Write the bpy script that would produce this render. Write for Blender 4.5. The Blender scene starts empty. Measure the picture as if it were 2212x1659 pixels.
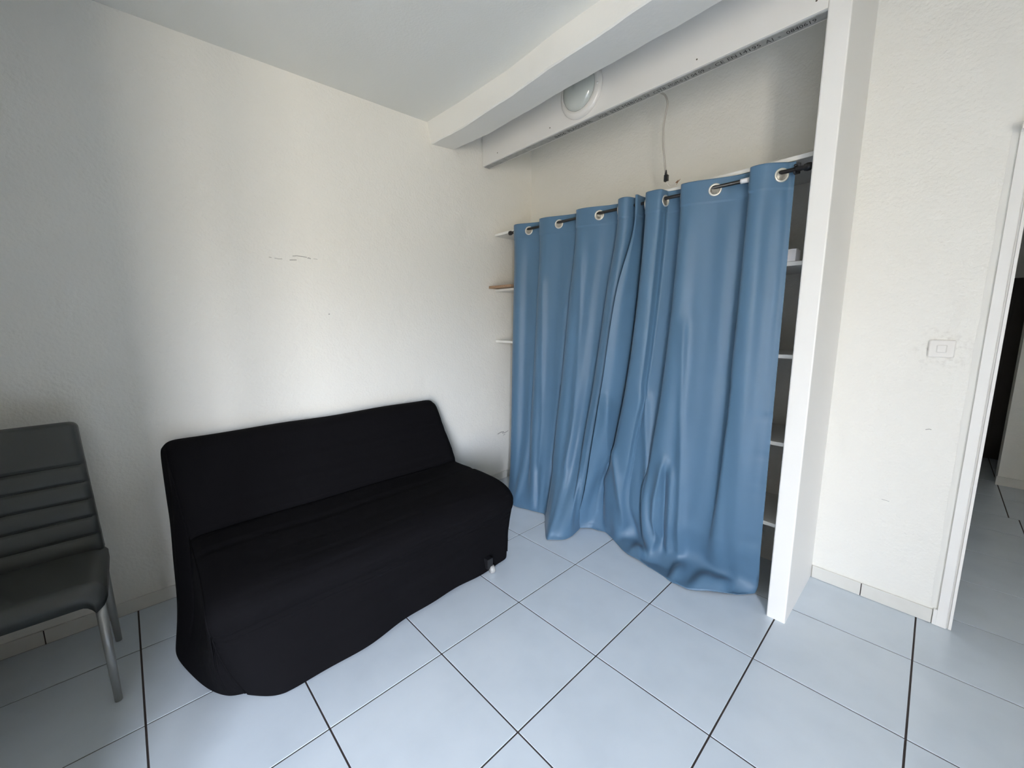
import bpy, bmesh, math, random
import numpy as np
from mathutils import Matrix, Vector

random.seed(4); rng = np.random.default_rng(7)
S = 0.45                      # one floor tile pitch in metres; all geometry below is given in tile pitches
sc = bpy.context.scene
C = sc.collection

# ------------------------------------------------------------------ camera
cam_d = bpy.data.cameras.new('camera'); cam = bpy.data.objects.new('camera', cam_d); C.objects.link(cam)
cam_d.sensor_fit = 'HORIZONTAL'; cam_d.sensor_width = 36.0
cam_d.lens = 876.31 / 2212 * 36.0
cam_d.clip_start = 0.02; cam_d.clip_end = 200
_right = Vector((0.69145, 0.72247, -0.00384)); _down = Vector((0.10760, -0.10889, -0.98821)); _fwd = Vector((-0.71446, 0.68274, -0.15303))
_m = Matrix((_right, -_down, -_fwd)).transposed().to_4x4()
_m.translation = Vector((3.84862, 0.18689, 3.02396)) * S
cam.matrix_world = _m
sc.camera = cam

# ------------------------------------------------------------------ daylight: an even, bright overcast sky, seen only through the window
WY0, WY1, WZ0, WZ1, XR = -4.40, -2.35, 0.15, 4.80, 7.6; WD = 0.24; CX = 3.0; CY = -1.12      # window in the right-hand wall, behind the camera; CX, CY: corner of the unseen wall block added to shade the left side
YF = -4.7
world = bpy.data.worlds.new('sky'); sc.world = world; world.use_nodes = True
nt = world.node_tree; nt.nodes.clear()
tc = nt.nodes.new('ShaderNodeTexCoord'); sx = nt.nodes.new('ShaderNodeSeparateXYZ')
mr = nt.nodes.new('ShaderNodeMapRange'); mr.inputs['From Min'].default_value = 0.02; mr.inputs['From Max'].default_value = 0.14
mx = nt.nodes.new('ShaderNodeMix'); mx.data_type = 'RGBA'
mx.inputs[6].default_value = (0.44, 0.40, 0.325, 1)          # ground and facades across the street
mx.inputs[7].default_value = (1.11, 1.20, 1.38, 1)           # sky
bg = nt.nodes.new('ShaderNodeBackground'); bg.inputs['Strength'].default_value = 87.0
wo = nt.nodes.new('ShaderNodeOutputWorld')
nt.links.new(tc.outputs['Generated'], sx.inputs[0]); nt.links.new(sx.outputs['Z'], mr.inputs['Value'])
nt.links.new(mr.outputs[0], mx.inputs[0]); nt.links.new(mx.outputs[2], bg.inputs['Color']); nt.links.new(bg.outputs[0], wo.inputs[0])
pl_d = bpy.data.lights.new('window_portal', 'AREA'); pl = bpy.data.objects.new('window_portal', pl_d); C.objects.link(pl)
pl_d.shape = 'RECTANGLE'; pl_d.size = (WY1 - WY0) * S; pl_d.size_y = (WZ1 - WZ0) * S; pl_d.cycles.is_portal = True
pl.location = ((XR + WD - 0.16) * S, (WY0 + WY1) / 2 * S, (WZ0 + WZ1) / 2 * S); pl.rotation_euler = (math.pi / 2, 0, math.pi / 2)
sc.view_settings.view_transform = 'Standard'; sc.view_settings.look = 'None'
sc.view_settings.gamma = 1.0; sc.view_settings.use_curve_mapping = False
sc.view_settings.exposure = 0.0
sc.cycles.diffuse_bounces = 5; sc.cycles.max_bounces = 7; sc.cycles.adaptive_threshold = 0.03; sc.cycles.caustics_reflective = False; sc.cycles.caustics_refractive = False

# ------------------------------------------------------------------ materials
MATS = {}
def mat(name, col, rough=0.5, metal=0.0, bump=None, mottle=None, spec=None, sheen=0.0, coat=0.0):
    """bump: list of (scale, strength, distance); mottle: (scale, colour2, low, high)"""
    if name in MATS: return MATS[name]
    m = bpy.data.materials.new(name); m.use_nodes = True; n = m.node_tree; b = n.nodes['Principled BSDF']
    b.inputs['Base Color'].default_value = (*col, 1); b.inputs['Roughness'].default_value = rough; b.inputs['Metallic'].default_value = metal
    if spec is not None: b.inputs['Specular IOR Level'].default_value = spec
    if sheen: b.inputs['Sheen Weight'].default_value = sheen; b.inputs['Sheen Roughness'].default_value = 0.4
    if coat: b.inputs['Coat Weight'].default_value = coat
    tcn = n.nodes.new('ShaderNodeTexCoord')
    if mottle:
        sc_, c2, lo, hi = mottle
        no = n.nodes.new('ShaderNodeTexNoise'); no.inputs['Scale'].default_value = sc_; no.inputs['Detail'].default_value = 3
        ra = n.nodes.new('ShaderNodeMapRange'); ra.inputs['From Min'].default_value = lo; ra.inputs['From Max'].default_value = hi
        mi = n.nodes.new('ShaderNodeMix'); mi.data_type = 'RGBA'; mi.inputs[6].default_value = (*col, 1); mi.inputs[7].default_value = (*c2, 1)
        geo = n.nodes.new('ShaderNodeNewGeometry')
        n.links.new(geo.outputs['Position'], no.inputs['Vector']); n.links.new(no.outputs['Fac'], ra.inputs['Value'])
        n.links.new(ra.outputs[0], mi.inputs[0]); n.links.new(mi.outputs[2], b.inputs['Base Color'])
    last = None
    for sc_, st, dist in bump or []:
        geo = n.nodes.new('ShaderNodeNewGeometry')
        no = n.nodes.new('ShaderNodeTexNoise'); no.inputs['Scale'].default_value = sc_; no.inputs['Detail'].default_value = 2
        bu = n.nodes.new('ShaderNodeBump'); bu.inputs['Strength'].default_value = st; bu.inputs['Distance'].default_value = dist
        n.links.new(geo.outputs['Position'], no.inputs['Vector']); n.links.new(no.outputs['Fac'], bu.inputs['Height'])
        if last: n.links.new(last.outputs[0], bu.inputs['Normal'])
        last = bu
    if last: n.links.new(last.outputs[0], b.inputs['Normal'])
    MATS[name] = m
    return m

M_WALL = mat('white_wall_paint', (0.84, 0.828, 0.78), 0.55, bump=[(12, 0.45, 0.010), (80, 0.55, 0.004)])
M_SMOOTH = mat('white_board_paint', (0.86, 0.85, 0.825), 0.5, bump=[(60, 0.15, 0.002)])
M_REAR = mat('taupe_bounce_cut', (0.42, 0.385, 0.335), 0.6, bump=[(55, 0.3, 0.004)])  # dark tone given to the unseen walls to cut bounced light
M_CEIL = mat('white_ceiling_paint', (0.83, 0.83, 0.785), 0.7, bump=[(90, 0.3, 0.003)])
M_BEAM = mat('white_beam_paint', (0.86, 0.85, 0.81), 0.55, bump=[(6, 0.4, 0.012), (60, 0.25, 0.003)])
M_TILE = mat('white_glazed_tile', (0.64, 0.71, 0.785), 0.22, spec=0.5, mottle=(5.0, (0.60, 0.67, 0.745), 0.42, 0.68), bump=None)
M_PLINTH = mat('white_tile_plinth', (0.72, 0.71, 0.67), 0.3, mottle=(7.0, (0.66, 0.645, 0.60), 0.45, 0.7))
M_GROUT = mat('dark_grout', (0.055, 0.042, 0.040), 0.9)
M_COVER = mat('black_cotton_cover', (0.0042, 0.0040, 0.0050), 0.88, spec=0.08, sheen=0.0, bump=[(12, 0.3, 0.01)])
M_LEATHER = mat('grey_faux_leather', (0.052, 0.056, 0.054), 0.45, spec=0.4, bump=[(420, 0.2, 0.0008)])
M_SEAM = mat('dark_seam_thread', (0.016, 0.017, 0.017), 0.8)
M_LEG = mat('grey_painted_metal', (0.40, 0.41, 0.405), 0.35, metal=0.5)
M_CURT = mat('blue_curtain_cloth', (0.074, 0.152, 0.245), 0.50, spec=0.45, sheen=0.15, bump=[(1500, 0.08, 0.0004)])
M_RING = mat('pale_eyelet_metal', (0.70, 0.68, 0.62), 0.35, metal=0.5)
M_BLACK = mat('black_painted_rod', (0.012, 0.012, 0.014), 0.35)
M_SHELF = mat('white_shelf_laminate', (0.80, 0.80, 0.78), 0.4)
M_CHIP = mat('raw_chipboard', (0.36, 0.235, 0.15), 0.8, mottle=(120, (0.25, 0.155, 0.095), 0.4, 0.65))
M_PLASTIC = mat('white_plastic', (0.80, 0.785, 0.755), 0.28, coat=0.2)
M_PAPER = mat('white_paper', (0.85, 0.84, 0.86), 0.7)
M_STEEL = mat('galvanised_steel', (0.42, 0.43, 0.43), 0.45, metal=0.45, mottle=(30, (0.34, 0.35, 0.355), 0.4, 0.65))
M_INK = mat('black_ink', (0.02, 0.02, 0.02), 0.7)
M_GLASS_L = mat('frosted_lamp_glass', (0.52, 0.55, 0.52), 0.12, coat=0.6)
M_CABLE = mat('grey_cable', (0.50, 0.47, 0.43), 0.5)
M_BROWN = mat('dark_brown_paint', (0.055, 0.045, 0.036), 0.5)
M_SCUFF = mat('grey_scuff', (0.42, 0.41, 0.39), 0.8)
M_DIRT = mat('brown_grime', (0.16, 0.14, 0.11), 0.9)
M_CASTER = mat('grey_caster_plastic', (0.35, 0.35, 0.34), 0.35)
M_COPPER = mat('copper_wire', (0.30, 0.14, 0.07), 0.4, metal=0.6)
# window pane: thin clear glazing
mp = bpy.data.materials.new('clear_pane'); mp.use_nodes = True; n = mp.node_tree; n.nodes.clear()
o_ = n.nodes.new('ShaderNodeOutputMaterial'); t_ = n.nodes.new('ShaderNodeBsdfTransparent'); g_ = n.nodes.new('ShaderNodeBsdfGlossy'); g_.inputs['Roughness'].default_value = 0.02
x_ = n.nodes.new('ShaderNodeMixShader'); x_.inputs[0].default_value = 0.06
n.links.new(t_.outputs[0], x_.inputs[1]); n.links.new(g_.outputs[0], x_.inputs[2]); n.links.new(x_.outputs[0], o_.inputs[0])
M_PANE = mp

# ------------------------------------------------------------------ helpers
def setp(o, label=None, cat=None, group=None, kind=None):
    if label: o['label'] = label
    if cat: o['category'] = cat
    if group: o['group'] = group
    if kind: o['kind'] = kind
    return o
def thing(name, label, cat, loc, group=None):
    o = bpy.data.objects.new(name, None); o.empty_display_size = 0.05; C.objects.link(o); o.location = Vector(loc) * S
    return setp(o, label, cat, group)
def wpos(o):
    p = o.location.copy()
    while o.parent: o = o.parent; p += o.location
    return p
def link(name, me, m, parent=None, loc=None):
    o = bpy.data.objects.new(name, me)
    if m is not None and not me.materials: me.materials.append(m)
    C.objects.link(o)
    if parent is not None: o.parent = parent
    if loc is not None: o.location = loc
    return o
def build(name, V, F, m, parent=None, smooth=False, origin=None):
    """V in tile pitches, world position; mesh is stored relative to its own origin"""
    V = np.asarray(V, float)
    if origin is None: origin = (V.min(0) + V.max(0)) / 2
    origin = np.asarray(origin, float)
    me = bpy.data.meshes.new(name); me.from_pydata(((V - origin) * S).tolist(), [], [tuple(int(i) for i in f) for f in F]); me.validate()
    bm = bmesh.new(); bm.from_mesh(me); bmesh.ops.recalc_face_normals(bm, faces=bm.faces); bm.to_mesh(me); bm.free()
    if smooth: me.polygons.foreach_set('use_smooth', [True] * len(me.polygons))
    loc = Vector(origin.tolist()) * S - (wpos(parent) if parent is not None else Vector((0, 0, 0)))
    return link(name, me, m, parent, loc)
def from_bm(name, bm, m, parent=None, smooth=False, origin=None):
    V = np.array([v.co[:] for v in bm.verts]); bm.verts.index_update(); F = [[v.index for v in f.verts] for f in bm.faces]; bm.free()
    return build(name, V, F, m, parent, smooth, origin)
def box_bm(x0, x1, y0, y1, z0, z1, bev=0.0, seg=2):
    bm = bmesh.new(); bmesh.ops.create_cube(bm, size=1)
    for v in bm.verts: v.co = Vector((x0 if v.co.x < 0 else x1, y0 if v.co.y < 0 else y1, z0 if v.co.z < 0 else z1))
    if bev: bmesh.ops.bevel(bm, geom=list(bm.edges), offset=bev, segments=seg, profile=0.7, affect='EDGES')
    return bm
def box(name, x0, x1, y0, y1, z0, z1, m, parent=None, bev=0.0, smooth=False):
    return from_bm(name, box_bm(x0, x1, y0, y1, z0, z1, bev), m, parent, smooth)
def prism_bm(poly, z0, z1, bev=0.0):
    bm = bmesh.new(); a = [bm.verts.new((x, y, z0)) for x, y in poly]; b = [bm.verts.new((x, y, z1)) for x, y in poly]
    bm.faces.new(a[::-1]); bm.faces.new(b); n = len(poly)
    for i in range(n): bm.faces.new((a[i], a[(i + 1) % n], b[(i + 1) % n], b[i]))
    bmesh.ops.recalc_face_normals(bm, faces=bm.faces)
    if bev: bmesh.ops.bevel(bm, geom=list(bm.edges), offset=bev, segments=2, profile=0.6, affect='EDGES')
    return bm
def prism(name, poly, z0, z1, m, parent=None, bev=0.0): return from_bm(name, prism_bm(poly, z0, z1, bev), m, parent)
def structure(o, label): return setp(o, label, None, None, 'structure')
def tube_arrays(P, r, n=10):
    P = np.asarray(P, float); r = np.broadcast_to(np.asarray(r, float), (len(P),)); T = np.gradient(P, axis=0); T /= np.linalg.norm(T, axis=1)[:, None]
    ref = np.array([0, 0, 1.0]) if abs(T[0][2]) < 0.9 else np.array([1.0, 0, 0]); V = []; F = []; N = np.cross(T[0], ref); N /= np.linalg.norm(N)
    for i, p in enumerate(P):
        N = N - T[i] * (N @ T[i]); N /= np.linalg.norm(N); B = np.cross(T[i], N)
        for k in range(n): a = 2 * math.pi * k / n; V.append(p + r[i] * (N * math.cos(a) + B * math.sin(a)))
    for i in range(len(P) - 1):
        for k in range(n): F.append((i * n + k, i * n + (k + 1) % n, (i + 1) * n + (k + 1) % n, (i + 1) * n + k))
    F.append(tuple(range(n))[::-1]); F.append(tuple((len(P) - 1) * n + k for k in range(n)))
    return np.array(V), F
def tube(name, P, r, m, parent=None, n=10): V, F = tube_arrays(P, r, n); return build(name, V, F, m, parent, True)
def lathe(name, prof, centre, axis, m, parent=None, n=40):
    """prof: (radius, height along axis) pairs"""
    a = Vector(axis).normalized(); u = a.orthogonal().normalized(); w = a.cross(u); c = Vector(centre); V = []; F = []
    for r, h in prof:
        for k in range(n): t = 2 * math.pi * k / n; V.append(tuple(c + a * h + (u * math.cos(t) + w * math.sin(t)) * r))
    for i in range(len(prof) - 1):
        for k in range(n): F.append((i * n + k, i * n + (k + 1) % n, (i + 1) * n + (k + 1) % n, (i + 1) * n + k))
    if prof[0][0] > 1e-6: F.append(tuple(range(n)))
    F.append(tuple((len(prof) - 1) * n + k for k in range(n)))
    return build(name, V, F, m, parent, True)
def catmull(K, q):
    """K (n, d) key values at 0..n-1, q query positions"""
    K = np.asarray(K, float); n = len(K); q = np.clip(q, 0, n - 1 - 1e-9); i = q.astype(int); f = (q - i)[:, None]
    g = lambda j: K[np.clip(j, 0, n - 1)]
    p0, p1, p2, p3 = g(i - 1), g(i), g(i + 1), g(i + 2)
    return 0.5 * (2 * p1 + (p2 - p0) * f + (2 * p0 - 5 * p1 + 4 * p2 - p3) * f ** 2 + (3 * p1 - p0 - 3 * p2 + p3) * f ** 3)
def grid_faces(nu, nv, off=0): return [(off + i * nv + j, off + (i + 1) * nv + j, off + (i + 1) * nv + j + 1, off + i * nv + j + 1) for i in range(nu - 1) for j in range(nv - 1)]

YB = lambda x: 5.785 + 0.046 * (4 - x)             # front face of the back wall (out of square with the tiles)
YP = lambda x: 4.85 - 0.0325 * (x + 1.709)         # room face of the alcove partition
XL = -1.73; ZT = 6.4
ZC = lambda y: 5.878 + 0.0165 * y

# ------------------------------------------------------------------ floor: grout bed with every tile laid on it
floor = structure(box('floor', -2.3, 11.0, -5.4, 14.4, -0.20, -0.006, M_GROUT), 'dark grout bed of the white tiled floor')
def tile_mesh(w, d, name='tile'):
    bm = box_bm(-w / 2, w / 2, -d / 2, d / 2, -0.03, 0.0, 0.0012, 1)
    for v in bm.verts: v.co *= S
    me = bpy.data.meshes.new(name); bm.to_mesh(me); bm.free(); me.materials.append(M_TILE); return me
J = 0.0135
tm = tile_mesh(1 - J, 1 - J)
def lay(me, x, y): return link('tile', me, None, floor, Vector((x, y, 0)) * S - wpos(floor))
for ix in range(-1, 9):
    for iy in range(-5, 9):
        if (iy < -1 and ix < 2) or (ix > 6 and iy > 5): continue
        lay(tm, ix + 0.5, iy + 0.5)
tm2 = tile_mesh(1 - J, 0.755 - J)
for ix in range(-1, 7): lay(tm2, ix + 0.5, 9.3775)
tm3 = tile_mesh(1 - J, 1 - J)
for ix in range(-1, 8):
    for iy in range(4): lay(tm3, ix + 0.4, 10.255 + iy)
tml = tile_mesh(0.72 - J, 1 - J)
for iy in range(-3, 9): lay(tml, -1.36, iy + 0.5)

# ------------------------------------------------------------------ walls, ceiling
wall_left = structure(box('wall_left', -2.2, XL, CY - 0.3, 6.6, 0, ZT, M_WALL), 'white rough-plastered wall behind the black sofa')
def back_poly(a, b): return [(a, YB(a)), (b, YB(b)), (b, YB(b) + 0.34), (a, YB(a) + 0.34)]
DX0, DX1, DZ = 4.235, 6.05, 4.55
wb = prism_bm(back_poly(XL, DX0 - 0.02), 0, ZT)
for a, b, z0 in ((DX0 - 0.02, DX1 + 0.02, DZ + 0.02), (DX1 + 0.02, XR, 0)):
    t = prism_bm(back_poly(a, b), z0, ZT); me = bpy.data.meshes.new('t'); t.to_mesh(me); t.free(); wb.from_mesh(me); bpy.data.meshes.remove(me)
M_WALLB = M_WALL.copy(); M_WALLB.name = 'white_wall_paint_handled'; n = M_WALLB.node_tree; b = n.nodes['Principled BSDF']
geo = n.nodes.new('ShaderNodeNewGeometry'); vd = n.nodes.new('ShaderNodeVectorMath'); vd.operation = 'DISTANCE'; vd.inputs[1].default_value = (3.90 * S, YB(3.9) * S, 2.74 * S)
m1 = n.nodes.new('ShaderNodeMapRange'); m1.inputs['From Min'].default_value = 0.115; m1.inputs['From Max'].default_value = 0.035
nz_ = n.nodes.new('ShaderNodeTexNoise'); nz_.inputs['Scale'].default_value = 55; nz_.inputs['Detail'].default_value = 3
m2 = n.nodes.new('ShaderNodeMapRange'); m2.inputs['From Min'].default_value = 0.50; m2.inputs['From Max'].default_value = 0.85
mu = n.nodes.new('ShaderNodeMath'); mu.operation = 'MULTIPLY'; mc = n.nodes.new('ShaderNodeMix'); mc.data_type = 'RGBA'; mc.inputs[6].default_value = (0.84, 0.828, 0.78, 1); mc.inputs[7].default_value = (0.60, 0.575, 0.53, 1)
for a_, b_ in ((geo.outputs['Position'], vd.inputs[0]), (vd.outputs['Value'], m1.inputs['Value']), (geo.outputs['Position'], nz_.inputs['Vector']), (nz_.outputs['Fac'], m2.inputs['Value']), (m1.outputs[0], mu.inputs[0]), (m2.outputs[0], mu.inputs[1]), (mu.outputs[0], mc.inputs[0]), (mc.outputs[2], b.inputs['Base Color'])): n.links.new(a_, b_)
wall_back = structure(from_bm('wall_back', wb, M_WALLB), 'white wall at the back of the alcove, with the doorway')
wr = box_bm(XR, XR + WD, WY1, 6.2, 0, ZT)
for a in ((XR, XR + WD, YF - 0.3, WY0, 0, ZT), (XR, XR + WD, WY0, WY1, 0, WZ0), (XR, XR + WD, WY0, WY1, WZ1, ZT)):
    t = box_bm(*a); me = bpy.data.meshes.new('t'); t.to_mesh(me); t.free(); wr.from_mesh(me); bpy.data.meshes.remove(me)
wall_right = structure(from_bm('wall_right', wr, M_REAR), 'unseen side wall with the window, taupe to cut bounced light')
structure(box('wall_light_block', XL, CX, YF - 0.3, CY, 0, ZT, M_REAR), 'unseen wall block added to shade the chair corner')  # added out of view to keep window light off the left corner
wall_front = structure(box('wall_front', CX, XR, YF - 0.3, YF, 0, ZT, M_REAR), 'unseen wall behind the viewer, taupe to cut bounced light')
ceil_bm = bmesh.new(); vs = []
for z in (0, 0.25):
    for x, y in ((-2.2, YF - 0.3), (XR + 0.45, YF - 0.3), (XR + 0.45, 4.0), (-2.2, 4.0)): vs.append(ceil_bm.verts.new((x, y, ZC(y) + z)))
for f in ((3, 2, 1, 0), (4, 5, 6, 7), (0, 1, 5, 4), (1, 2, 6, 5), (2, 3, 7, 6), (3, 0, 4, 7)): ceil_bm.faces.new([vs[i] for i in f])
ceiling = structure(from_bm('ceiling', ceil_bm, M_CEIL), 'flat white painted ceiling')
ceiling2 = structure(box('ceiling_alcove', -2.2, XR + 0.4, 3.95, 6.6, ZT, ZT + 0.2, M_CEIL), 'white ceiling over the alcove')

# beam under the ceiling, edges a little wavy
kb = [(-1.74, 3.80, 3.865, 4.285), (-0.95, 3.815, 3.885, 4.34), (0.0, 3.805, 3.83, 4.285), (0.4, 3.77, 3.79, 4.25), (0.8, 3.725, 3.745, 4.235), (1.38, 3.705, 3.715, 4.21), (1.88, 3.66, 3.66, 4.185), (2.4, 3.64, 3.63, 4.16), (4.5, 3.53, 3.53, 4.05), (XR + 0.02, 3.42, 3.42, 3.94)]
kb = np.array(kb); xs = np.linspace(-1.74, XR + 0.02, 120); Vb = []; Fb = []
jit = np.convolve(rng.normal(0, 1, 140), np.ones(5) / 5, 'same')
for i, x in enumerate(xs):
    ft, fb, bk = (np.interp(x, kb[:, 0], kb[:, c]) for c in (1, 2, 3)); j = jit[i] * 0.006
    zb = 5.655 + 0.004 * jit[(i * 3) % 120]
    for p in ((ft, 5.96), (fb + j - 0.004, zb + 0.014), (fb + j + 0.012, zb), (bk - 0.02 + jit[(i + 11) % 120] * 0.008, zb + 0.028), (bk + jit[(i + 11) % 120] * 0.008, zb + 0.042), (bk + 0.01, ZT)):
        Vb.append((x, p[0], p[1]))
for i in range(len(xs) - 1):
    for k in range(6): Fb.append((i * 6 + k, i * 6 + (k + 1) % 6, (i + 1) * 6 + (k + 1) % 6, (i + 1) * 6 + k))
Fb += [tuple(range(6))[::-1], tuple((len(xs) - 1) * 6 + k for k in range(6))]
structure(build('trim_1', Vb, Fb, M_BEAM), 'white plastered beam running under the ceiling')

# alcove partition: lintel and end upright in one plasterboard wall
part_bm = prism_bm([(-1.712, YP(-1.712)), (2.925, YP(2.925)), (2.925, YP(2.925) + 0.155), (-1.712, YP(-1.712) + 0.155)], 5.572, ZT)
t = prism_bm([(2.925, YP(2.925)), (3.09, YP(3.09)), (3.102, YB(3.1)), (2.925, YB(2.925))], 0, ZT)
es = [e for e in t.edges if abs(e.verts[0].co.z - e.verts[1].co.z) > 1 and e.verts[0].co.y < 5]
bmesh.ops.bevel(t, geom=es, offset=0.012, segments=2, profile=0.5, affect='EDGES')
me = bpy.data.meshes.new('t'); t.to_mesh(me); t.free(); part_bm.from_mesh(me); bpy.data.meshes.remove(me)
wall_alcove = structure(from_bm('wall_alcove', part_bm, M_SMOOTH), 'thin white partition framing the curtained alcove')
rail = prism('metal_rail', [(-1.70, YP(-1.70) + 0.026), (2.92, YP(2.92) + 0.026), (2.92, YP(2.92) + 0.130), (-1.70, YP(-1.70) + 0.130)], 5.564, 5.575, M_STEEL, wall_alcove)
rail['label'] = 'galvanised metal rail with printed lettering under the lintel'
def text_mesh(txt, width, height):
    cu = bpy.data.curves.new('t', 'FONT'); cu.body = txt; cu.size = 1.0; cu.resolution_u = 2
    ob = bpy.data.objects.new('t', cu); C.objects.link(ob); dg = bpy.context.evaluated_depsgraph_get()
    me = bpy.data.meshes.new_from_object(ob.evaluated_get(dg)); bpy.data.objects.remove(ob); bpy.data.curves.remove(cu)
    co = np.array([v.co[:] for v in me.vertices]); lo, hi = co.min(0), co.max(0)
    sc_ = np.array([width / max(hi[0] - lo[0], 1e-6), height / max(hi[1] - lo[1], 1e-6), 1])
    return (co - lo) * sc_, [list(p.vertices) for p in me.polygons], me
for txt, a, b in [('8406', -0.165, 0.02), ('PLACO', 0.077, 0.31), ('STIL', 0.33, 0.47), ('MOB', 0.586, 0.711), ('STIL', 0.752, 0.904), ('M48/50', 0.923, 1.176), ('NF', 1.223, 1.281), ('CSTB', 1.326, 1.47), ('MOM-0', 1.508, 1.658),
                  ('11 04 09', 1.689, 1.888), ('*', 1.927, 1.950), ('CE', 1.998, 2.082), ('EN', 2.117, 2.197), ('14195', 2.231, 2.407), ('A1', 2.449, 2.509), ('*', 2.545, 2.567), ('0840619', 2.614, 2.835)]:
    co, F, me = text_mesh(txt, b - a, 0.03 if txt == '*' else 0.052)
    V = [(a + x, YP(a + x) + 0.105 - y, 5.5632) for x, y, _ in co]
    build('printed_text', V, F, M_INK, rail); bpy.data.meshes.remove(me)
for x, z in ((2.84, 5.667), (1.841, 5.653), (-0.192, 5.672), (-1.326, 5.675)):
    lathe('nail_head', [(0.0, -0.002), (0.008, -0.002), (0.008, 0.002), (0.0, 0.003)], (x, YP(x), z), (0, -1, 0), M_DIRT, wall_alcove, 10)

# scuffs on the walls
def scuff(parent, pts, w, axis, at):
    V = []; F = []; pts = np.array(pts, float)
    for k in range(len(pts) - 1):
        d = pts[k + 1] - pts[k]; d /= np.linalg.norm(d); nn = np.array([-d[1], d[0]]) * w / 2
        for q in (pts[k] - nn, pts[k + 1] - nn, pts[k + 1] + nn, pts[k] + nn): V.append((at, q[0], q[1]) if axis == 0 else (q[0], at(q[0]), q[1]))
        F.append(tuple(4 * k + j for j in range(4)))
    return build('scuff_mark', V, F, M_SCUFF, parent)
xs_ = XL + 0.0035
for pts, w in (([(1.549, 3.783), (1.578, 3.780)], .006), ([(1.608, 3.778), (1.65, 3.773), (1.692, 3.775)], .006), ([(1.809, 3.822), (1.86, 3.830), (1.92, 3.828), (1.973, 3.822)], .009),
               ([(1.98, 3.815), (2.0, 3.818), (2.018, 3.808)], .012), ([(1.773, 3.772), (1.81, 3.776), (1.852, 3.780)], .010), ([(2.05, 3.813), (2.10, 3.811)], .005), ([(2.187, 3.12), (2.203, 3.127)], .014),
               ([(5.136, .908), (5.22, .93), (5.30, .925)], .018), ([(5.25, .905), (5.33, .90), (5.41, .925)], .014), ([(5.28, .86), (5.33, .87)], .012)):
    scuff(wall_left, pts, w, 0, xs_)
for pts, w in (([(3.86, 1.955), (3.885, 1.965), (3.90, 1.962)], .007), ([(3.62, 1.15), (3.68, 1.145)], .004)):
    scuff(wall_back, pts, w, 1, lambda x: YB(x) - 0.0035)

# tiled plinths
bb_left = structure(box('baseboard_left', XL, XL + 0.006, -1.75, 4.0, 0.0, 0.135, M_GROUT), 'row of white plinth tiles along the sofa wall')
for k in range(-2, 6):
    y0, y1 = k + 0.004 + 0.35, k + 0.996 + 0.35
    if y0 < -1.75: y0 = -1.745
    if y1 > 6.05: y1 = 6.04
    if y1 - y0 > 0.05: box('tile', XL + 0.001, XL + 0.021, y0, y1, 0.003, 0.145, M_PLINTH, bb_left, 0.003)
bb_back = structure(prism('baseboard_back', [(3.11, YB(3.11) - 0.005), (4.105, YB(4.105) - 0.005), (4.105, YB(4.105)), (3.11, YB(3.11))], 0, 0.14, M_GROUT), 'row of white plinth tiles beside the doorway')
for a, b in ((3.112, 3.552), (3.560, 4.104)):
    prism('tile', [(a, YB(a) - 0.021), (b, YB(b) - 0.021), (b, YB(b) - 0.001), (a, YB(a) - 0.001)], 0.003, 0.150, M_PLINTH, bb_back, 0.003)

# door frame of the open doorway
door_1 = structure(prism('door_1', [(4.215, YB(4.2) - 0.006), (4.232, YB(4.2) - 0.006), (4.232, YB(4.2) + 0.34), (4.215, YB(4.2) + 0.34)], 0, DZ, M_SMOOTH), 'white metal frame of the open doorway')
yb = YB(4.2)
prism('casing', [(4.138, yb - 0.030), (4.205, yb - 0.034), (4.212, yb - 0.026), (4.212, yb + 0.01), (4.138, yb + 0.01)], 0.004, DZ + 0.03, M_SMOOTH, door_1, 0.003)
prism('casing_foot', [(4.110, yb - 0.026), (4.139, yb - 0.029), (4.139, yb), (4.110, yb)], 0.004, 0.165, M_SMOOTH, door_1, 0.004)
prism('door_stop', [(4.224, yb - 0.022), (4.246, yb - 0.022), (4.246, yb + 0.33), (4.224, yb + 0.33)], 0.004, DZ, M_SMOOTH, door_1, 0.003)
box('casing', 4.138, 6.14, yb - 0.13, yb - 0.02, DZ, DZ + 0.06, M_SMOOTH, door_1, 0.003)
prism('casing', [(6.04, YB(6.1) - 0.03), (6.12, YB(6.1) - 0.03), (6.12, YB(6.1) + 0.36), (6.04, YB(6.1) + 0.36)], 0.004, DZ, M_SMOOTH, door_1, 0.003)
M_PATCH = mat('grey_white_filler', (0.79, 0.78, 0.74), 0.6, bump=[(18, 0.3, 0.006)])
pv = []; zz = np.linspace(0.17, 4.63, 60); wob = np.convolve(rng.normal(0, 1, 64), np.ones(4) / 4, 'same')
for i, z in enumerate(zz):
    x0 = 4.088 + 0.010 * wob[i]
    for q in ((x0, -0.0), (x0 + 0.012, -0.0025), (4.14, -0.003)): pv.append((q[0], YB(q[0]) + q[1] - 0.001, z))
build('plaster_strip', pv, grid_faces(60, 3), M_PATCH, door_1, True)
pv = []
for i, x in enumerate(np.linspace(4.088, 6.2, 30)):
    for q in ((4.645 + 0.004 * wob[i], 0.0), (4.63, -0.003), (4.60, -0.003)): pv.append((x, YB(x) + q[1] - 0.001, q[0]))
build('plaster_strip', pv, grid_faces(30, 3), M_PATCH, door_1, True)

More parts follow.
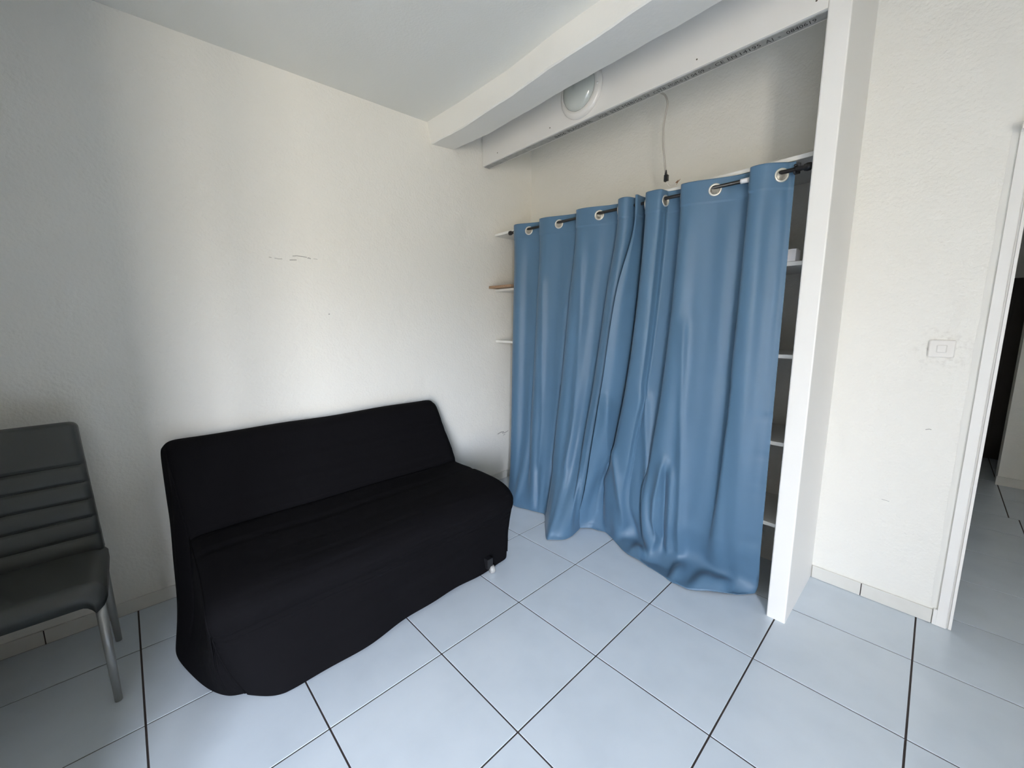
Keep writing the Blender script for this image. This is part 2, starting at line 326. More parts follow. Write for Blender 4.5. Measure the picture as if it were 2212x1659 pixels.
# hall beyond the doorway
structure(box('wall_hall_left', 3.4, 3.75, 6.17, 14.2, 0, 5.0, M_WALL), 'white left wall of the hall')
structure(box('wall_hall_right', 7.0, 7.2, 6.1, 11.6, 0, 5.0, M_WALL), 'white right wall of the hall')
wall_hall = structure(box('wall_hall_end', 4.885, 7.2, 11.60, 11.95, 0, 5.0, M_WALL), 'grey shaded end wall of the hall')
bbh = structure(box('baseboard_hall', 4.868, 7.0, 11.565, 11.60, 0, 0.16, M_PLINTH, None, 0.004), 'plinth along the end wall of the hall')
structure(box('wall_hall_far', 3.75, 7.2, 13.72, 14.0, 0, 5.0, M_WALL), 'pale wall above the dark door at the end of the hall')
door_2 = structure(box('door_2', 3.80, 6.2, 13.66, 13.72, 0.0, 3.86, M_BROWN, None, 0.006), 'dark brown door at the end of the hall')
for a, b in ((3.95, 4.85), (5.05, 6.05)): box('panel', a, b, 13.645, 13.665, 0.4, 3.5, M_BROWN, door_2, 0.004)
structure(box('wall_hall_side', 6.9, 7.2, 11.95, 13.72, 0, 5.0, M_WALL), 'white side wall at the end of the hall')
structure(box('ceiling_hall', 3.4, 7.2, 6.13, 14.2, 4.9, 5.1, M_CEIL), 'shaded ceiling of the hall')

# window behind the camera
win = structure(box('window_1', XR + 0.02, XR + WD, WY0, WY1, WZ0 - 0.06, WZ0, M_PLASTIC), 'white french window behind the viewer')
xw0, xw1 = XR + WD - 0.14, XR + WD - 0.02; ym = (WY0 + WY1) / 2
for a in ((WY0, WY0 + .13, WZ0, WZ1), (WY1 - .13, WY1, WZ0, WZ1), (ym - .11, ym + .11, WZ0, WZ1), (WY0 + .13, ym - .11, WZ1 - .13, WZ1), (ym + .11, WY1 - .13, WZ1 - .13, WZ1), (WY0 + .13, ym - .11, WZ0, WZ0 + .2), (ym + .11, WY1 - .13, WZ0, WZ0 + .2)):
    box('window_frame', xw0, xw1, a[0], a[1], a[2], a[3], M_PLASTIC, win, 0.006)
for a in ((WY0 + .13, ym - .11), (ym + .11, WY1 - .13)):
    V = [(xw0 + .06, a[0], WZ0 + .2), (xw0 + .06, a[1], WZ0 + .2), (xw0 + .06, a[1], WZ1 - .13), (xw0 + .06, a[0], WZ1 - .13)]
    build('pane', V, [(0, 1, 2, 3)], M_PANE, win)

# ------------------------------------------------------------------ sofa bed with black stretch cover
sofa = thing('sofa_bed', 'black fabric-covered sofa bed standing against the white wall', 'sofa', (-0.65, 2.0, 0))
prof = [(-1.62, .05), (-1.645, .5), (-1.65, 1.0), (-1.65, 1.5), (-1.625, 1.72), (-1.545, 1.815), (-1.44, 1.825), (-1.34, 1.765), (-1.27, 1.64), (-1.15, 1.41), (-1.0, 1.15), (-.905, 1.005),
        (-.80, .985), (-.5, .985), (-.2, .98), (.05, .965), (.22, .92), (.325, .83), (.35, .72), (.325, .60), (.31, .45), (.325, .25), (.36, .05)]
KC = 11; KF = 19                                     # crease between back and seat, seam above the skirt
# left and right end of every profile key (Y), tapering like the stretched cover
yl = [.36, .355, .35, .345, .35, .37, .385, .385, .39, .41, .43, .45, .45, .445, .44, .43, .42, .415, .42, .44, .47, .53, .62]
yr = [3.58, 3.6, 3.61, 3.62, 3.61, 3.59, 3.57, 3.57, 3.58, 3.59, 3.60, 3.60, 3.61, 3.62, 3.62, 3.62, 3.61, 3.60, 3.59, 3.58, 3.58, 3.57, 3.53]
PER = 8; ns = (len(prof) - 1) * PER + 1
q = np.linspace(0, len(prof) - 1, ns); PQ = catmull(prof, q); YL = catmull(np.array(yl)[:, None], q)[:, 0]; YR = catmull(np.array(yr)[:, None], q)[:, 0]
nt_ = 150; tt = np.linspace(0, 1, nt_); tt = tt - 0.055 * np.sin(2 * math.pi * tt) / 1.0     # denser near the ends
tt = (tt - tt[0]) / (tt[-1] - tt[0])
dP = np.gradient(PQ, axis=0); nrm = np.stack([dP[:, 1], -dP[:, 0]], 1); nrm /= np.linalg.norm(nrm, axis=1)[:, None]; nrm *= -1
G = np.zeros((ns, nt_, 3))
for i in range(ns):
    y = YL[i] + (YR[i] - YL[i]) * tt; px_ = np.full(nt_, PQ[i, 0]); pz_ = np.full(nt_, PQ[i, 1]); s = q[i]
    edge = np.minimum(y - YL[i], YR[i] - y)
    off = -0.06 * np.exp(-edge / 0.035)                                             # rounded ends
    u = y / 3.6
    # sewn seams and creases pulled along the cover
    def groove(c, w, a, y0=-9, y1=9, slope=0.0, soft=0.4):
        m = 1 / (1 + np.exp(-(y - y0) / (soft * 0.25))) / (1 + np.exp((y - y1) / (soft * 0.25)))
        return -a * np.exp(-((s - c - slope * (y - 2)) / w) ** 2) * m
    off += groove(KC, .16, .040)
    off += groove(12.95, .10, .016) + groove(14.1, .10, .006, 1.0, 3.2)
    off += groove(18.72, .10, .014) + groove(19.12, .09, .013)
    for c, w, a, y0, y1, sl in ((8.55, .12, .016, 1.2, 4, .03), (9.0, .11, .013, 1.9, 4, .03), (9.35, .10, .012, 1.4, 4, .02), (9.8, .10, .008, .8, 3.2, -.02), (10.35, .12, .012, 2.6, 4, .0), (10.65, .1, .010, 2.8, 4, .0),
                                (15.3, .12, .006, .9, 2.8, .02), (16.4, .12, .006, .6, 2.5, -.01), (17.8, .12, .007, 1.6, 4, .02), (20.2, .18, .012, 1.5, 3.4, .05), (21.0, .25, .014, .8, 2.6, -.06)):
        off += groove(c, w, a, y0, y1, sl)
    off += 0.010 * np.sin(3.1 * y + 0.9 * s) * np.sin(1.7 * y - 0.6 * s + 1)
    if s > 12 and s < 18: off += -0.03 * np.sin(math.pi * (s - 12) / 6) * np.exp(-((y - 1.6) / 1.1) ** 2)
    px_ = px_ + nrm[i, 0] * off; pz_ = pz_ + nrm[i, 1] * off
    # skirt bows out towards the middle of the front
    k = np.clip((s - 18.5) / 3.5, 0, 1) ** 1.2
    px_ = px_ + k * (0.13 * np.exp(-((y - 1.25) / 0.75) ** 2) + 0.05 * np.exp(-((y - 2.3) / 0.6) ** 2) + 0.01 * np.sin(9 * y)) 
    pz_ = np.maximum(pz_ + k * 0.018 * np.sin(3.3 * y + 0.6) - k * 0.05 * np.exp(-((y - YL[i]) / 0.3) ** 2), 0.016)
    px_ -= k * 0.10 * np.exp(-((y - YL[i]) / 0.13) ** 2) + k * 0.09 * np.exp(-((YR[i] - y) / 0.08) ** 2)
    G[i, :, 0] = px_; G[i, :, 1] = y; G[i, :, 2] = pz_
def strip(name, a, b, m):
    sub = G[a:b + 1]; return build(name, sub.reshape(-1, 3), grid_faces(b - a + 1, nt_), m, sofa, True)
strip('backrest', 0, KC * PER, M_COVER); strip('seat', KC * PER, KF * PER, M_COVER); strip('front_skirt', KF * PER, ns - 1, M_COVER)
# end panels
hemL = catmull(np.array([(-1.60, .36, .02), (-1.2, .30, .02), (-.85, .245, .02), (-.6, .24, .02), (-.26, .315, .02), (0.0, .40, .02), (.17, .50, .02), (.26, .62, .03)]), np.linspace(0, 7, ns))
hemR = catmull(np.array([(-1.60, 3.58, .05), (-1.2, 3.60, .05), (-.85, 3.62, .05), (-.6, 3.62, .05), (-.26, 3.61, .05), (0.0, 3.58, .05), (.17, 3.57, .05), (.26, 3.53, .05)]), np.linspace(0, 7, ns))
for H, j, sg in ((hemL, 0, -1), (hemR, nt_ - 1, 1)):
    H[0] = G[0, j]; H[-1] = G[-1, j]; nr = 26; V = np.zeros((ns, nr, 3))
    for i in range(ns):
        for r in range(nr):
            f = r / (nr - 1); p = G[i, j] * (1 - f) + H[i] * f
            e = min(1, 3 * (i / ns), 3 * (1 - i / ns)); bul = math.sin(math.pi * f) * 0.008 * e; p[1] = G[i, j][1] + (H[i][1] - G[i, j][1]) * f ** 2.4
            p = p + np.array([0, sg * bul + sg * 0.008 * math.sin(9 * f + 0.06 * i) * e * math.sin(math.pi * f), 0]); 
            V[i, r] = p
    build('side_panel', V.reshape(-1, 3), grid_faces(ns, nr), M_COVER, sofa, True)
# piping along the seam between the front and the end
for j in (0, nt_ - 1): tube('piping', G[6 * PER:22 * PER:2, j], 0.009, M_COVER, sofa, 6)
# steel underframe and the caster that shows
box('underframe', -1.45, 0.05, 0.75, 0.82, 0.16, 0.24, M_BLACK, sofa, .01); box('underframe', -1.45, 0.05, 3.2, 3.27, 0.16, 0.24, M_BLACK, sofa, .01)
def caster(x, y):
    bm = box_bm(x - .07, x + .03, y - .075, y + .01, .075, .20, .01); c = from_bm('caster_bracket', bm, M_BLACK, sofa)
    lathe('wheel', [(0.0, -.03), (.04, -.03), (.05, -.02), (.05, .02), (.04, .03), (0.0, .03)], (x + .02, y, .052), (0.35, 1, 0), M_CASTER, c, 20)
caster(0.385, 3.13); caster(0.36, 0.83); caster(-1.3, .8); caster(-1.3, 3.2)

# ------------------------------------------------------------------ dining chair
chair = thing('dining_chair', 'dark grey faux-leather dining chair with channelled back, beside the sofa', 'chair', (-0.85, -0.62, 0))
cy0, cy1 = -1.07, -0.128
def pad(name, fn, nu, nv, m, th):
    """cushion: fn(u,v)->(front point, normal); closed shell with rounded rim"""
    F_, B_ = np.zeros((nu, nv, 3)), np.zeros((nu, nv, 3))
    for i in range(nu):
        for j in range(nv):
            p, nn = fn(i / (nu - 1), j / (nv - 1)); F_[i, j] = p; B_[i, j] = p - nn * th
    V = np.concatenate([F_.reshape(-1, 3), B_.reshape(-1, 3)]); o = nu * nv; F = grid_faces(nu, nv) + [tuple(o + k for k in reversed(f)) for f in grid_faces(nu, nv)]
    rim = [(i, 0) for i in range(nu)] + [(nu - 1, j) for j in range(1, nv)] + [(i, nv - 1) for i in range(nu - 2, -1, -1)] + [(0, j) for j in range(nv - 2, 0, -1)]
    for a in range(len(rim)):
        p, r = rim[a], rim[(a + 1) % len(rim)]; F.append((p[0] * nv + p[1], r[0] * nv + r[1], o + r[0] * nv + r[1], o + p[0] * nv + p[1]))
    return build(name, V, F, m, chair, True)
seams = [0.13, 0.27, 0.405, 0.54, 0.675]
def back_fn(u, v):
    # u across the width, v up the back
    x = -1.135 - 0.20 * v + 0.02 * math.sin(math.pi * v); z = 1.03 + 1.14 * v; tp = 0.055 * v
    eu = min(u, 1 - u) / 0.04; ev = (1 - v) / 0.03
    rd = 0.04 * ((1 - min(1, eu)) ** 2 + (1 - min(1, ev)) ** 2)
    g = sum(0.013 * math.exp(-((v - s_) / 0.011) ** 2) for s_ in seams) * (1 if eu > 0.6 else 0.3)
    pf = 0.012 * abs(math.sin(math.pi * (v - 0.13) / 0.1365)) if v < 0.7 else 0.010
    y = cy0 + tp + (cy1 - cy0 - 2 * tp) * u
    if v > 0.955:                                      # rounded upper corners
        k = (v - 0.955) / 0.045; r = 0.05 * (1 - math.sqrt(max(0, 1 - k * k))); y = cy0 + tp + r + (cy1 - cy0 - 2 * tp - 2 * r) * u
    nn = np.array([0.985, 0, 0.17]); p = np.array([x, y, z]) + nn * (0.06 + pf - g - rd)
    return p, nn
bk_ = pad('backrest', back_fn, 41, 141, M_LEATHER, 0.12)
for s_ in seams + [0.80]:
    P = []
    for u in np.linspace(0.03, 0.97, 30): p, nn = back_fn(u, s_); P.append(p + nn * 0.001)
    if s_ < 0.75: tube('seam', P, 0.004, M_SEAM, bk_, 5)
def seat_fn(u, v):
    x = -1.20 + 0.81 * v; y = cy0 - 0.012 + (cy1 - cy0 + 0.030) * u; z = 1.055
    eu = min(u, 1 - u) / 0.09; ev = (1 - v) / 0.10
    rd = 0.075 * ((1 - min(1, eu)) ** 2.2 + (1 - min(1, ev)) ** 2.2)
    if v > 0.9:
        k = (v - 0.9) / 0.1; r = 0.07 * (1 - math.sqrt(max(0, 1 - k * k))); y = cy0 - .012 + r + (cy1 - cy0 + .030 - 2 * r) * u
    z += 0.014 * math.sin(math.pi * u) * math.sin(math.pi * min(v, 1)) - rd
    return np.array([x, y, z]), np.array([0, 0, 1.0])
pad('seat', seat_fn, 41, 41, M_LEATHER, 0.085)
box('seat_frame', -1.15, -0.47, cy0 + .05, cy1 - .05, 0.885, 0.945, M_BLACK, chair, 0.01)
def leg(x0, y0, z0, x1, y1, r0, r1): tube('leg', [(x0, y0, z0), ((x0 + x1) / 2, (y0 + y1) / 2, z0 / 2), (x1, y1, 0.0)], [r0, (r0 + r1) / 2, r1], M_LEG, chair, 14)
for y, d in ((cy1 - .035, .012), (cy0 + .035, -.012)):
    leg(-0.475, y, 0.96, -0.430, y + d * 1.3, 0.035, 0.024); leg(-1.16, y, 0.96, -1.30, y + d * 1.3, 0.035, 0.024)

# ------------------------------------------------------------------ alcove shelves
def shelf(z, x0, x1, label, tilt=0.0):
    yf = lambda x: 5.115 - 0.031 * (x + 1.709)
    o = prism('wall_shelf', [(x0, yf(x0)), (x1, yf(x1)), (x1, YB(x1) - 0.005), (x0, YB(x0) - 0.005)], z - 0.04, z, M_SHELF, None, 0.003)
    if tilt:
        for v in o.data.vertices: v.co.z += tilt * (v.co.x + (x1 - x0) / 2 * S)
    return setp(o, label, 'shelf', 'white shelves in the alcove')
shelf(4.53, XL + .004, 2.92, 'topmost white alcove shelf, just above the curtain rod', 0.006)
shelf(3.585, XL + .004, 2.92, 'white alcove shelf carrying the loose brown board, second from top')
shelf(2.68, XL + .004, 2.92, 'bare white alcove shelf below the brown board, third from top')
shelf(1.775, 0.6, 2.92, 'white alcove shelf at the right of the curtain, second from the floor')
shelf(0.885, 0.6, 2.92, 'lowest white alcove shelf, nearest the floor beside the white upright')
brd = box('loose_board', XL + .006, -1.16, 4.962, 5.55, 3.590, 3.632, M_CHIP, None, 0.003)
setp(brd, 'loose brown chipboard plank lying on an alcove shelf', 'board')
bxo = thing('small_box', 'small white paper box on the alcove shelf beside the curtain', 'box', (2.775, 5.09, 3.587))
prism('box_body', [(2.735, 4.99), (2.81, 4.985), (2.825, 5.09), (2.75, 5.10)], 3.587, 3.70, M_PAPER, bxo, 0.004); prism('box_flap', [(2.732, 4.988), (2.812, 4.983), (2.82, 5.03), (2.74, 5.04)], 3.701, 3.706, M_PAPER, bxo)

# ------------------------------------------------------------------ curtain rod
rodA, rodB = np.array([-1.19, 5.0, 4.455]), np.array([2.87, 4.862, 4.40])
ROD = lambda x: rodA + (rodB - rodA) * ((x - rodA[0]) / (rodB[0] - rodA[0]))
rod = thing('curtain_rod', 'thin black metal curtain rod across the alcove', 'curtain rod', (0.85, 4.93, 4.42))
tube('rod', [ROD(-1.19), ROD(0.8), ROD(2.87)], 0.0185, M_BLACK, rod, 14)
def finial(x, sg):
    lathe('finial', [(0.0, -.045), (.02, -.043), (.034, -.025), (.036, 0), (.030, .022), (.020, .032), (.022, .05), (.022, .09), (.0, .092)], ROD(x), tuple((rodB - rodA) * sg), M_BLACK, rod, 18)
finial(-1.20, 1); finial(2.86, -1)
def bracket(x):
    p = ROD(x); bm = box_bm(x - .02, x + .02, p[1] + .015, 5.0 + .09 - .031 * (x + 1.7), p[2] - .02, p[2] + .03, .006); b = from_bm('bracket', bm, M_BLACK, rod)
    V, F = tube_arrays([p + np.array([0, .03 * math.cos(a) + 0.0, .036 * math.sin(a) + .0]) for a in np.linspace(-2.6, 1.9, 16)], .012, 8); build('hook', V, F, M_BLACK, b, True)
    box('bracket_plate', x - .018, x + .022, p[1] + .075, p[1] + .095, p[2] - .02, p[2] + .075, M_BLACK, rod, .006)
bracket(2.765)
tube('tape', [ROD(2.30), ROD(2.34), ROD(2.385)], 0.024, M_PAPER, rod, 10)

# ------------------------------------------------------------------ curtains
def cubic_rows(Z, R, nz):
    """R rows (n, k, 3) at parameter Z (n); resample to nz with Hermite tangents"""
    d = np.zeros_like(R)
    for a in range(len(Z)):
        if a == 0: d[a] = (R[1] - R[0]) / (Z[1] - Z[0])
        elif a == len(Z) - 1: d[a] = (R[-1] - R[-2]) / (Z[-1] - Z[-2])
        else:
            h0, h1 = Z[a] - Z[a - 1], Z[a + 1] - Z[a]; s0, s1 = (R[a] - R[a - 1]) / h0, (R[a + 1] - R[a]) / h1; d[a] = (s0 * h1 + s1 * h0) / (h0 + h1)
    out = np.zeros((len(nz),) + R.shape[1:])
    for b, z in enumerate(nz):
        a = int(np.clip(np.searchsorted(Z, z, 'right') - 1, 0, len(Z) - 2)); h = Z[a + 1] - Z[a]; t = (z - Z[a]) / h
        out[b] = (2 * t**3 - 3 * t**2 + 1) * R[a] + (t**3 - 2 * t**2 + t) * h * d[a] + (-2 * t**3 + 3 * t**2) * R[a + 1] + (t**3 - t**2) * h * d[a + 1]
    return out
def curtain(name, label, top, rings, spans, foot, hem, puddle, loc, seed, ridges=()):
    """top: (x along rod, offset to the room); spans: rows (z, x range, amplitude, lean weight towards the foot line)"""
    top = np.array(top); foot = np.array(foot); hem = np.array(hem); K = len(top); PERC = 17
    qk = np.linspace(0, K - 1, (K - 1) * PERC + 1); x0, x1 = top[:, 0].min(), top[:, 0].max()
    T = catmull(top, qk); qf = qk * (len(foot) - 1) / (K - 1); Fo = catmull(foot, qf); He = catmull(hem, qf); n = len(qk)
    rows = []; zs = []
    fw = catmull(np.array([1, .5, 0, 0] + [0] * (K - 4))[:, None], qk)[:, 0]
    def row(z, rng_, amp, wt, fd=0, fx=0):
        X = -fx * fw + rng_[0] + (T[:, 0] - x0) * (rng_[1] - rng_[0]) / (x1 - x0); base = np.array([ROD(x) for x in X])
        Y = base[:, 1] - T[:, 1] * amp - fd * fw
        Y = Y * (1 - wt) + Fo[:, 1] * wt; X = X * (1 - wt) + Fo[:, 0] * wt
        return np.stack([X, Y, np.full(n, z)], 1)
    rtop = row(0, (x0, x1), 1, 0); rz = np.array([ROD(x)[2] for x in rtop[:, 0]])
    for dz in (0.088, -0.03, -0.16):
        r_ = rtop.copy(); r_[:, 2] = rz + dz; rows.append(r_); zs.append(dz)
    for sp in spans: rows.append(row(*sp)); zs.append(sp[0] - 4.42)
    f_ = np.stack([Fo[:, 0], Fo[:, 1], np.full(n, 0.10)], 1); rows.append(f_); zs.append(0.10 - 4.42)
    m_ = 0.5 * f_ + 0.5 * np.stack([He[:, 0], He[:, 1], np.full(n, 0.0)], 1); L = np.hypot(*(Fo - He).T)
    rg_ = np.random.default_rng(seed); xx = np.linspace(0, 1, n)
    lump = sum(a * np.sin(2 * math.pi * (fq * xx + ph)) for a, fq, ph in ((.75, 2.7, .15), (.5, 5.6, .55), (.22, 10.3, .3)))
    m_[:, 2] = 0.045 + puddle * np.clip(lump, -.4, 1.2) * np.minimum(L, .35); rows.append(m_); zs.append(zs[-1] - 0.14)
    h_ = np.stack([He[:, 0], He[:, 1], np.full(n, 0.012)], 1); h_[:, 2] += puddle * 0.25 * np.clip(np.roll(lump, 15), 0, 1) * np.minimum(L, .35); rows.append(h_); zs.append(zs[-1] - 0.16)
    zs = -np.array(zs); R_ = np.array(rows)
    nz = np.concatenate([np.linspace(zs[0], zs[0] + 0.30, 30)[:-1], np.linspace(zs[0] + 0.30, zs[-4], 90)[:-1], np.linspace(zs[-4], zs[-1], 36)])
    Gc = cubic_rows(zs, R_, nz); nv = len(nz)
    # soft secondary folds and ironing creases
    D = np.sqrt(((rtop[1:] - rtop[:-1]) ** 2).sum(1)); s = np.concatenate([[0], np.cumsum(D)])
    tx = np.gradient(Gc[:, :, 0], axis=1); ty = np.gradient(Gc[:, :, 1], axis=1); ln = np.hypot(tx, ty) + 1e-9; nx, ny = ty / ln, -tx / ln
    for b in range(nv):
        z = Gc[b, :, 2]; dep = nz[b] - zs[0]; fade = min(1, max(0, (dep - .12) / .5)); low = np.clip((1.5 - z) / 1.2, 0, 1)
        w = fade * (0.010 * np.sin(17 * s + 0.3 * dep + seed) + 0.005 * np.sin(29 * s - 0.5 * dep + 2 * seed))
        w += low * fade * (0.008 * np.sin(7 * s + 2.3 * z + seed) + 0.005 * np.sin(17 * s - 6 * z) * np.sin(3 * z + s * 2))
        if dep < 0.235: w = w + 0.006
        for pts, wd, am in ridges:
            pz = np.array([p[1] for p in pts]); pxx = np.array([p[0] for p in pts]); xr = np.interp(z, pz[::-1], pxx[::-1])
            fz = np.clip((pz[0] + .10 - z) / .18, 0, 1) * np.clip((z - pz[-1] + .15) / .15, 0, 1)
            w = w + am * fz * np.exp(-np.abs((Gc[b, :, 0] - xr) / wd) ** 1.5)
        w *= np.clip(z / 0.25, 0.15, 1)
        for zp in (2.03, 1.61, 1.31, 1.19, .62): w = w - (0.012 * np.exp(-((z - zp) / .02) ** 2) * np.exp(-((s[-1] - s) / .16) ** 2) if puddle else 0)
        Gc[b, :, 0] += nx[b] * w; Gc[b, :, 1] += ny[b] * w
    Gc[:, :, 2] = np.maximum(Gc[:, :, 2], 0.010)
    cu = thing(name, label, 'curtain', loc, 'blue eyelet curtains')
    V = Gc.reshape(-1, 3); F = []; keep = []
    RI = 0.045; sr = [s[int(k * PERC)] for k in rings]; cz = zs[0] + 0.088 + 0.026
    for b in range(nv - 1):
        for i in range(n - 1):
            sm, zm = (s[i] + s[i + 1]) / 2, (nz[b] + nz[b + 1]) / 2
            if zm < zs[0] + 0.29 and any((sm - a) ** 2 + (zm - cz) ** 2 < (RI + 0.006) ** 2 for a in sr): continue
            F.append((b * n + i, b * n + i + 1, (b + 1) * n + i + 1, (b + 1) * n + i))
    fab = build('fabric', V, F, M_CURT, cu, True)
    so = fab.modifiers.new('thick', 'SOLIDIFY'); so.thickness = 0.0012; so.offset = 0
    # stitched heading and hem
    for k in rings:
        i = int(k * PERC); p = rtop[i].copy(); p[2] = rz[i] - 0.026; t_ = rtop[min(i + 2, n - 1)] - rtop[max(i - 2, 0)]; t_[2] = 0; t_ /= np.linalg.norm(t_); nn = (t_[1], -t_[0], 0); p = p + np.array(nn) * 0.006
        lathe('eyelet', [(RI, -.005), (RI + .004, -.009), (.058, -.009), (.064, -.005), (.065, 0), (.064, .005), (.058, .009), (RI + .004, .009), (RI, .005), (RI, -.005)], p, nn, M_RING, cu, 28)
    return cu
topL = [(-1.10, -.05), (-1.075, 0), (-1.05, .06), (-.95, .085), (-.769, 0), (-.62, -.06), (-.51, -.08), (-.487, 0), (-.46, .075), (-.33, .075), (-.141, 0), (.03, -.06), (.19, -.08), (.218, 0), (.245, .075), (.38, .075), (.568, 0), (.70, -.06), (.85, -.08), (.875, 0), (.92, .09), (1.0, .12), (1.06, .08), (1.085, 0), (1.095, -.08)]
footL = [(-1.10, 4.82), (-1.05, 4.76), (-.94, 4.70), (-.79, 4.65), (-.64, 4.66), (-.5, 4.68), (-.4, 4.68), (-.29, 4.72), (-.18, 4.74), (-.05, 4.64), (.12, 4.45), (.32, 4.26), (.42, 4.29), (.50, 4.38), (.53, 4.50), (.52, 4.63), (.49, 4.76), (.46, 4.86)]
hemL_ = [(-1.05, 4.74), (-1.0, 4.70), (-.9, 4.64), (-.75, 4.58), (-.6, 4.58), (-.45, 4.63), (-.36, 4.65), (-.26, 4.68), (-.16, 4.70), (-.04, 4.60), (.14, 4.40), (.35, 4.18), (.42, 4.20), (.54, 4.33), (.56, 4.48), (.54, 4.63), (.5, 4.78), (.47, 4.9)]
curtain('curtain', 'blue eyelet curtain hanging next to the black sofa', topL, [1, 4, 7, 10, 13, 16, 19],
        [(3.4, (-1.13, .96), .95, 0), (2.2, (-1.16, .79), .95, .02), (1.2, (-1.18, .61), .9, .10), (.55, (-1.2, .53), .75, .40)], footL, hemL_, 0.0, (-.2, 4.8, 0), 3,
        [([(.35, 3.86), (.27, 2.3), (.17, .9)], .05, .03), ([(-.38, 3.67), (-.41, 2.26), (-.45, .74)], .05, .025), ([(-.15, .8), (-.13, .4), (-.09, .13)], .05, -.05)])
topR = [(1.16, .10), (1.18, .09), (1.178, 0), (1.19, -.11), (1.235, -.11), (1.255, 0), (1.30, .09), (1.38, .105), (1.47, .085), (1.489, 0), (1.51, -.065), (1.67, -.08), (1.698, 0), (1.725, .08), (1.86, .07), (2.05, 0), (2.2, -.05), (2.365, -.065), (2.393, 0), (2.42, .085), (2.54, .085), (2.656, 0), (2.71, -.05), (2.755, -.06)]
footR = [(.47, 4.72), (.52, 4.80), (.6, 4.90), (.7, 4.94), (.8, 4.95), (.92, 4.91), (1.05, 4.84), (1.18, 4.86), (1.32, 4.92), (1.45, 4.84), (1.58, 4.78), (1.72, 4.86), (1.86, 4.84), (2.0, 4.85), (2.15, 4.88), (2.3, 4.9), (2.45, 4.92), (2.58, 4.94), (2.68, 4.97), (2.76, 5.0)]
hemR_ = [(.47, 4.70), (.53, 4.78), (.62, 4.86), (.72, 4.88), (.83, 4.92), (.93, 4.88), (1.03, 4.82), (1.16, 4.74), (1.30, 4.66), (1.45, 4.63), (1.6, 4.60), (1.75, 4.58), (1.9, 4.54), (2.02, 4.50), (2.16, 4.50), (2.3, 4.58), (2.42, 4.66), (2.55, 4.76), (2.65, 4.86), (2.74, 4.98)]
curtain('curtain', 'blue eyelet curtain puddling on the tiles next to the white upright', topR, [5, 9, 12, 15, 18, 21],
        [(3.4, (1.11, 2.76), .95, 0, .11, .10), (2.2, (.98, 2.765), .85, .0, .12, .15), (1.2, (.80, 2.77), .7, .08, .10, .13), (.55, (.65, 2.77), .6, .42, .08, .04)], footR, hemR_, 0.35, (1.7, 4.8, 0), 5,
        [([(1.67, 1.30), (1.59, .78), (1.59, .12)], .045, .055), ([(1.77, 1.22), (1.77, .72), (1.78, .2)], .05, .05), ([(1.34, 2.1), (1.4, 1.22), (1.5, .2)], .06, .05), ([(1.83, 3.0), (1.84, 1.9), (1.88, 1.05), (1.91, .2)], .05, .035),
         ([(.96, 1.24), (1.05, .8), (1.14, .3)], .05, .045), ([(.88, 2.0), (.81, 1.33), (.79, .8)], .05, .05), ([(2.32, 2.4), (2.38, 1.73), (2.41, .4)], .14, -.012), ([(1.69, 1.2), (1.69, .6), (1.69, .3)], .03, -.05)])

# ------------------------------------------------------------------ wall lamp on the lintel
lx, lz = 0.36, 5.925; lamp = thing('wall_lamp', 'round white bulkhead lamp with frosted glass on the lintel', 'lamp', (lx, YP(lx), lz))
ax = (-0.0325, -1, 0)
lathe('base', [(0.0, 0.0), (.318, 0.0), (.325, .012), (.325, .03), (.315, .045), (.285, .062), (.262, .066), (.245, .058), (.0, .05)], (lx, YP(lx) - .001, lz), ax, M_PLASTIC, lamp, 64)
lathe('glass_shade', [(.246, .05), (.246, .075), (.232, .10), (.20, .130), (.15, .152), (.10, .163), (.05, .168), (.0, .169)], (lx, YP(lx) - .001, lz), ax, M_GLASS_L, lamp, 64)
lathe('screw', [(0.0, 0), (.013, 0), (.013, .008), (.0, .011)], (lx + .285, YP(lx + .285) - .06, lz - .035), ax, M_PLASTIC, lamp, 14)

# ------------------------------------------------------------------ hanging cable in the alcove
cab = thing('hanging_cable', 'grey electric cable with black connector hanging in the alcove', 'cable', (1.2, 5.4, 5.3))
kp = np.array([(0.80, 5.5, 6.40), (0.86, 5.46, 6.1), (0.972, 5.4, 5.898), (1.067, 5.4, 5.868), (1.168, 5.4, 5.799), (1.21, 5.4, 5.695), (1.203, 5.4, 5.613), (1.176, 5.4, 5.452), (1.182, 5.4, 5.234), (1.212, 5.4, 5.008), (1.232, 5.4, 4.866)])
tube('cord', catmull(kp, np.linspace(0, len(kp) - 1, 80)), 0.0115, M_CABLE, cab, 8)
con = box('connector', 1.222, 1.270, 5.375, 5.42, 4.765, 4.845, M_BLACK, cab, .008); lathe('cable_sleeve', [(0.0, 0), (.020, 0), (.008, .07), (0, .07)], (1.237, 5.4, 4.835), (0, 0, 1), M_BLACK, con, 12)
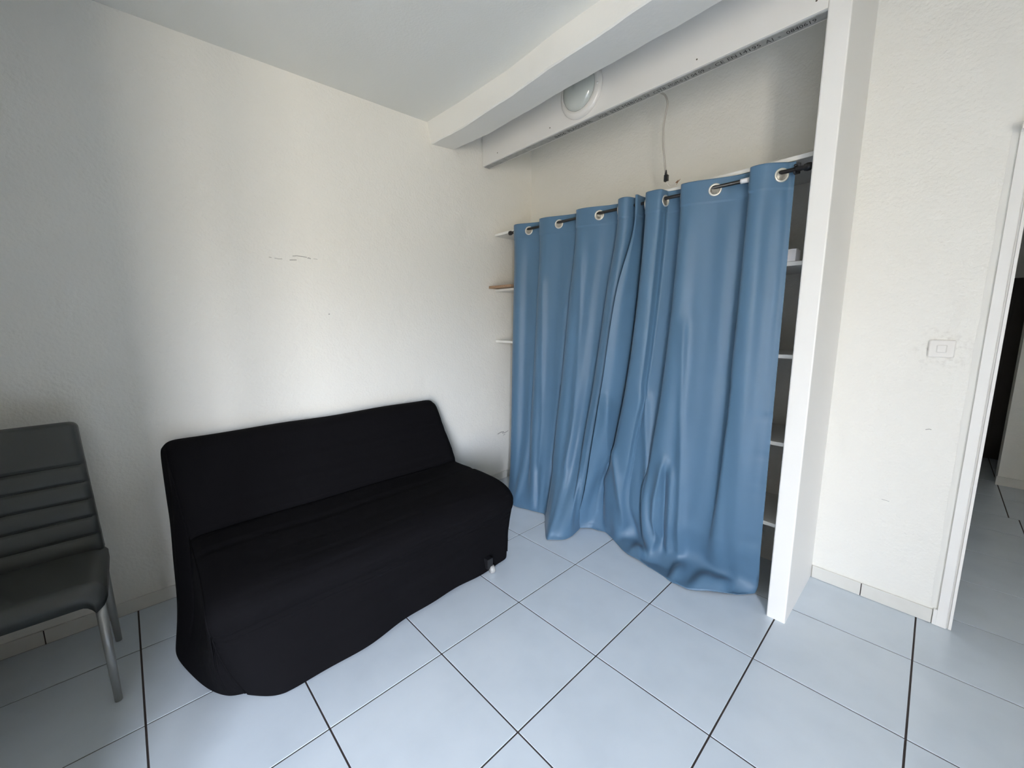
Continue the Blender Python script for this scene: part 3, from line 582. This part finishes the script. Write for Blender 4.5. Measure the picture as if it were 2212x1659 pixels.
for a, b, e in ((1.252, 1.285, 4.70), (1.264, 1.30, 4.715)):
    tube('wire', catmull(np.array([(a, 5.4, 4.77), (b, 5.4, e), (b + .05, 5.4, e - .005), (b + .09, 5.39, e + .03)]), np.linspace(0, 3, 20)), .006, M_PLASTIC, cab, 6)
for k in range(5):
    tube('wire_tip', [(1.375, 5.39, 4.722), (1.385 + .006 * k, 5.39, 4.728 + .008 * k - .014), (1.39 + .012 * (4 - k), 5.385, 4.748 - .014 * k)], .0022, M_COPPER, cab, 5)

# ------------------------------------------------------------------ light switch
sw = thing('light_switch', 'white square light switch on the wall beside the doorway', 'light switch', (3.883, YB(3.883), 2.75))
def rounded_plate(name, x0, x1, z0, z1, y0, y1, r, parent):
    pts = []
    for cx, cz, a0 in ((x1 - r, z1 - r, 0), (x0 + r, z1 - r, 90), (x0 + r, z0 + r, 180), (x1 - r, z0 + r, 270)):
        for a in np.linspace(a0, a0 + 90, 6): pts.append((cx + r * math.cos(math.radians(a)), cz + r * math.sin(math.radians(a))))
    bm = bmesh.new(); A = [bm.verts.new((x, y1, z)) for x, z in pts]; ins = 0.008
    mxx, mzz = (x0 + x1) / 2, (z0 + z1) / 2
    Bv = [bm.verts.new((x, y0 + 0.006, z)) for x, z in pts]; Cv = [bm.verts.new((mxx + (x - mxx) * (1 - 2 * ins / (x1 - x0)), y0, mzz + (z - mzz) * (1 - 2 * ins / (z1 - z0)))) for x, z in pts]
    n_ = len(pts)
    for P_, Q_ in ((A, Bv), (Bv, Cv)):
        for i in range(n_): bm.faces.new((P_[i], P_[(i + 1) % n_], Q_[(i + 1) % n_], Q_[i]))
    bm.faces.new(Cv); bm.faces.new(A)
    return from_bm(name, bm, M_PLASTIC, parent)
ys = YB(3.883)
rounded_plate('plate', 3.795, 3.972, 2.667, 2.830, ys - .028, ys + .004, .012, sw)
box('rocker_gap', 3.843, 3.922, 2.708, 2.790, ys - .0288, ys - .02, M_SCUFF, sw)
rounded_plate('rocker', 3.847, 3.918, 2.712, 2.786, ys - .036, ys - .022, .008, sw)
